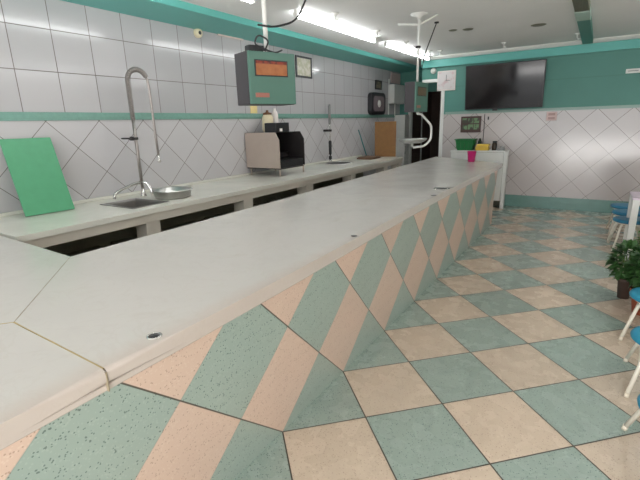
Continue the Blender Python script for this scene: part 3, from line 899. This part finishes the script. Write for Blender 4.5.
for r_i in range(2):
    for c_i in range(3):
        part('picture', B().box((-0.165 + c_i * 0.112, -0.023, -0.10 + r_i * 0.12), (-0.065 + c_i * 0.112, -0.019, 0.0 + r_i * 0.12)), M['menu'], mn_)
ol = thing('wall_socket', 'pinkish double wall socket on the tiles below the television', 'socket', (0.565, YB, 1.70))
part('plate', B().box((-0.085, -0.012, -0.075), (0.085, 0, 0.075), bev=0.006), M['pink_paper'], ol)
for z_ in (-0.035, 0.035): part('insert', B().box((-0.055, -0.014, z_ - 0.022), (0.055, -0.011, z_ + 0.022)), plain('dusky_pink_plastic', lin(184, 150, 146), 0.4), ol)
ol2 = thing('white_wall_plate', 'white wide plate high on the green back wall at the right', 'plate', (1.68, YB, 2.38))
part('cover', B().box((-0.10, -0.02, -0.035), (0.10, 0, 0.035), bev=0.006), M['white_paint'], ol2)
part('slot', B().box((-0.07, -0.022, -0.006), (0.07, -0.019, 0.006)), M['grey_plastic'], ol2)

# ------------------------------------------------------------------ white cabinet behind the counter end and the things on it
cx0, cx1, cy0, cy1, cz = -1.12, -0.10, 7.10, 7.44, 1.10
cab_ = thing('white_cabinet', 'tall narrow white cabinet between the counter end and the back wall', 'cabinet', ((cx0 + cx1) / 2, (cy0 + cy1) / 2, 0))
hx_, hy_ = (cx1 - cx0) / 2, (cy1 - cy0) / 2
part('top', B().box((-hx_ - 0.01, -hy_ - 0.01, cz - 0.03), (hx_ + 0.01, hy_ + 0.01, cz), bev=0.006), M['white_paint'], cab_)
for s in (-1, 1): part('side_panel', B().box((s * hx_ - 0.03 if s > 0 else -hx_, -hy_, 0.0), (hx_ if s > 0 else -hx_ + 0.03, hy_, cz - 0.03)), M['white_paint'], cab_)
for k in (0, 1):
    xa = -hx_ + 0.032 + k * (hx_ - 0.033)
    dr_ = part('door', B().box((xa, -hy_ - 0.004, 0.15), (xa + hx_ - 0.035, -hy_ + 0.016, cz - 0.035), bev=0.004), M['white_paint'], cab_)
    part('handle', B().box((xa + (hx_ - 0.07 if k == 0 else 0.02), -hy_ - 0.02, 0.58), (xa + (hx_ - 0.055 if k == 0 else 0.035), -hy_ - 0.004, 0.70), bev=0.003), M['steel'], dr_)
part('back_panel', B().box((-hx_ + 0.03, hy_ - 0.015, 0.0), (hx_ - 0.03, hy_, cz - 0.03)), M['dark_inside'], cab_)
part('end_post', B().box((hx_, -hy_, 0.0), (hx_ + 0.035, -hy_ + 0.04, cz - 0.03)), M['white_paint'], cab_)
bk = thing('green_basket', 'green plastic basket on the left of the white cabinet', 'basket', (-0.88, 7.26, cz))
bo = B()
def rr_(hx, hy, z, r=0.04, n=4):
    out = []
    for cxs, cys, a0 in ((1, 1, 0), (-1, 1, PI / 2), (-1, -1, PI), (1, -1, 1.5 * PI)):
        for k in range(n + 1):
            a = a0 + PI / 2 * k / n
            out.append((cxs * (hx - r) + r * math.cos(a), cys * (hy - r) + r * math.sin(a), z))
    return out
v_ = bo.loft([rr_(0.15, 0.10, 0.0), rr_(0.185, 0.125, 0.19), rr_(0.20, 0.14, 0.20), rr_(0.20, 0.14, 0.215), rr_(0.178, 0.118, 0.215), rr_(0.145, 0.095, 0.012)], close=True)
bo.bm.faces.new(v_[0][::-1]); bo.bm.faces.new(v_[-1])
part('tub', bo, M['basket'], bk)
for k in range(5): part('rib', B().box((-0.15 + k * 0.075 - 0.006, -0.128, 0.04), (-0.15 + k * 0.075 + 0.006, -0.108, 0.17), bev=0.003), M['basket'], bk)
bot = B().lathe([(0, 0), (0.035, 0), (0.037, 0.01), (0.037, 0.15), (0.02, 0.19), (0.016, 0.22), (0, 0.22)], n=18)
solo('dark_bottle', bot, plain('dark_green_glass', lin(28, 48, 30), 0.2), 'dark green bottle standing just right of the green basket', 'bottle', (-0.635, 7.36, cz))
yb = thing('yellow_box', 'yellow plastic tub with lid right of the green basket', 'tub', (-0.545, 7.20, cz))
part('tub', B().box((-0.12, -0.08, 0), (0.12, 0.08, 0.075), bev=0.015), M['yellow'], yb)
part('lid', B().box((-0.10, -0.075, 0.075), (0.125, 0.085, 0.12), bev=0.012), M['yellow'], yb)
jr = thing('dark_jar', 'dark brown jar with lid near the right end of the white cabinet', 'jar', (-0.335, 7.25, cz))
part('body', B().lathe([(0, 0), (0.042, 0), (0.046, 0.015), (0.046, 0.12), (0.036, 0.14), (0, 0.14)], n=18), plain('dark_brown_glass', lin(54, 42, 34), 0.25), jr)
part('lid', B().lathe([(0.038, 0.138), (0.04, 0.142), (0.04, 0.172), (0, 0.175)], n=18), M['black'], jr)
gy = B().box((-0.075, -0.05, 0), (0.06, 0.05, 0.035), bev=0.008).box((-0.02, -0.04, 0.035), (0.06, 0.04, 0.075), bev=0.01)
solo('grey_dispenser', gy, M['grey_plastic'], 'low grey dispenser at the right end of the white cabinet', 'dispenser', (-0.21, 7.22, cz))
cup = B().lathe([(0, 0), (0.052, 0), (0.056, 0.01), (0.075, 0.175), (0.077, 0.18), (0.072, 0.18), (0.052, 0.016), (0, 0.014)], n=28)
solo('magenta_cup', cup, M['cup'], 'magenta plastic cup standing on the far end of the counter', 'cup', (-0.47, 6.05, ZT))
dish = B().lathe([(0, 0.0), (0.04, 0.0), (0.06, 0.03), (0.064, 0.03), (0.045, 0.004), (0, 0.003)], n=20)

# ------------------------------------------------------------------ stools
SH = 0.345
def make_stool(loc, rotz, label, seat_mat, group, SH=SH):
    t = thing('stool', label, 'stool', loc, rotz, group)
    part('seat', B().lathe([(0, SH - 0.045), (0.172, SH - 0.045), (0.190, SH - 0.035), (0.194, SH - 0.02), (0.182, SH - 0.004), (0.145, SH), (0, SH)], n=40), seat_mat, t)
    part('seat_ring', B().tube([(0.15 * math.cos(2 * PI * k / 28), 0.15 * math.sin(2 * PI * k / 28), SH - 0.053) for k in range(29)], 0.010, 8), M['stool_white'], t)
    for sx in (-1, 1):
        for sy in (-1, 1):
            lg = part('leg', B().tube(roundpath([(0.07 * sx, 0.085 * sy, SH - 0.055), (0.11 * sx, 0.135 * sy, SH - 0.07), (0.172 * sx, 0.238 * sy, 0.02)], 0.03, 4), 0.0125, 10), M['stool_white'], t)
            part('foot', B().tube([(0.1705 * sx, 0.2355 * sy, 0.03), (0.174 * sx, 0.242 * sy, 0.0)], [0.0140, 0.0145], 10), M['foot'], lg)
    for sx in (-1, 1):
        part('stretcher', B().tube(roundpath([(0.134 * sx, -0.175, 0.195), (0.127 * sx, -0.08, 0.225), (0.127 * sx, 0.08, 0.225), (0.134 * sx, 0.175, 0.195)], 0.05, 4), 0.007, 8), M['stool_white'], t)
    return t
st1 = make_stool((1.865, 2.35, 0), math.radians(-11), 'blue round stool in front of the potted plants', M['stool_blue'], 'stools along the right side')
dup(st1, (1.835, 1.565, 0), math.radians(-2), 'blue round stool second from the potted plants, cut by the right edge')
dup(st1, (1.825, 0.76, 0), math.radians(5), 'blue round stool nearest the camera, only a sliver at the right edge')
stf = make_stool((1.80, 4.99, 0), math.radians(4), 'blue stool at the far table, nearest of the three there', M['stool_dark'], 'stools at the far table', 0.41)
dup(stf, (1.80, 5.50, 0), math.radians(-6), 'blue stool at the far table, middle of the three there')
dup(stf, (1.79, 6.01, 0), math.radians(2), 'blue stool at the far table, nearest the back wall')

tb = thing('white_table', 'white square legged table at the right edge beside the far stools', 'table', (2.14, 4.83, 0))
part('tabletop', B().box((-0.39, -0.27, 0.715), (0.39, 0.27, 0.738), bev=0.005), M['lilac'], tb)
part('apron', B().box((-0.36, -0.245, 0.65), (0.36, 0.245, 0.715)), M['white_paint'], tb)
for sx in (-1, 1):
    for sy in (-1, 1):
        part('leg', B().box((sx * 0.35 - 0.035, sy * 0.235 - 0.035, 0), (sx * 0.35 + 0.035, sy * 0.235 + 0.035, 0.715), bev=0.005), M['white_paint'], tb)

# ------------------------------------------------------------------ potted plants
def leaf(bm, p, d, up, L, W):
    d = d.normalized(); s = d.cross(up)
    if s.length < 1e-3: s = Vector((1, 0, 0))
    s.normalize(); n = s.cross(d)
    prof = [(0, 0.06), (0.25, 0.8), (0.5, 1.0), (0.75, 0.66), (1.0, 0.03)]
    rows = []
    for t, w in prof:
        c = p + d * (L * t) - n * (L * 0.30 * t * t)
        rows.append((bm.verts.new(c + s * (W * w) + n * (W * 0.25 * w)), bm.verts.new(c), bm.verts.new(c - s * (W * w) + n * (W * 0.25 * w))))
    for a, b in zip(rows, rows[1:]):
        for k in (0, 1):
            f = bm.faces.new((a[k], a[k + 1], b[k + 1], b[k])); f.smooth = True
def plant(loc, R, z0, z1, n, pot, ph, pr, label, seed, lm, flowers=0):
    rg = random.Random(seed)
    t = thing('potted_plant', label, 'plant', loc, 0, 'potted plants on the right')
    part('pot', B().lathe([(0, 0), (pr * 0.72, 0), (pr * 0.95, ph * 0.82), (pr * 1.06, ph * 0.84), (pr * 1.06, ph), (pr * 0.92, ph), (pr * 0.88, ph * 0.88)], n=28), pot, t)
    part('soil', B().lathe([(0, ph * 0.9), (pr * 0.9, ph * 0.88)], n=20), M['soil'], t)
    fb = B(); sbm = B()
    zc, hz = (z0 + z1) / 2, (z1 - z0) / 2
    for k in range(n):
        a = rg.uniform(0, 2 * PI); u = rg.uniform(-1, 1); q = rg.uniform(0.45, 1.0) ** 0.5
        w = math.sqrt(1 - u * u)
        p = Vector((R * q * w * math.cos(a), R * q * w * math.sin(a), zc + hz * q * u))
        o = Vector((math.cos(a) * w, math.sin(a) * w, u * 0.8 + 0.25)) + Vector((rg.uniform(-.6, .6), rg.uniform(-.6, .6), rg.uniform(-.5, .5)))
        leaf(fb.bm, p, o, Vector((0, 0, 1)), rg.uniform(0.05, 0.09), rg.uniform(0.020, 0.034))
    me = part('foliage', fb, lm, t)
    for k in range(12):
        a = rg.uniform(0, 2 * PI); r = rg.uniform(0.2, 0.75) * R
        sbm.tube([(0.02 * math.cos(a), 0.02 * math.sin(a), ph * 0.86), (r * 0.4 * math.cos(a), r * 0.4 * math.sin(a), ph + (zc - ph) * 0.6), (r * math.cos(a), r * math.sin(a), zc + hz * 0.4)], 0.004, 5)
    part('stem', sbm, M['leaf_lite'], t)
    for k in range(flowers):
        a = rg.uniform(0.6 * PI, 1.7 * PI); u = rg.uniform(-0.2, 0.8); w = math.sqrt(1 - u * u)
        c = Vector((R * 1.02 * w * math.cos(a), R * 1.02 * w * math.sin(a), zc + hz * u))
        fl = B()
        for j in range(5): leaf(fl.bm, c, Vector((math.cos(2 * PI * j / 5), math.sin(2 * PI * j / 5), 0.4)), Vector((0, 0, 1)), 0.022, 0.009)
        part('flower', fl, M['petal'], t)
    return t
plant((1.70, 3.13, 0), 0.125, 0.19, 0.53, 330, M['pot_dark'], 0.20, 0.065, 'leafy plant in a dark brown pot, left of the terracotta pot', 3, M['leaf'], 4)
plant((1.835, 2.81, 0), 0.15, 0.22, 0.54, 380, M['terracotta'], 0.21, 0.115, 'leafy plant in a terracotta pot behind the blue stool', 5, M['leaf'], 3)
plant((2.05, 3.74, 0), 0.23, 0.22, 0.66, 380, M['terracotta'], 0.22, 0.13, 'taller light green plant rearmost by the white table', 8, M['leaf_lite'], 0)
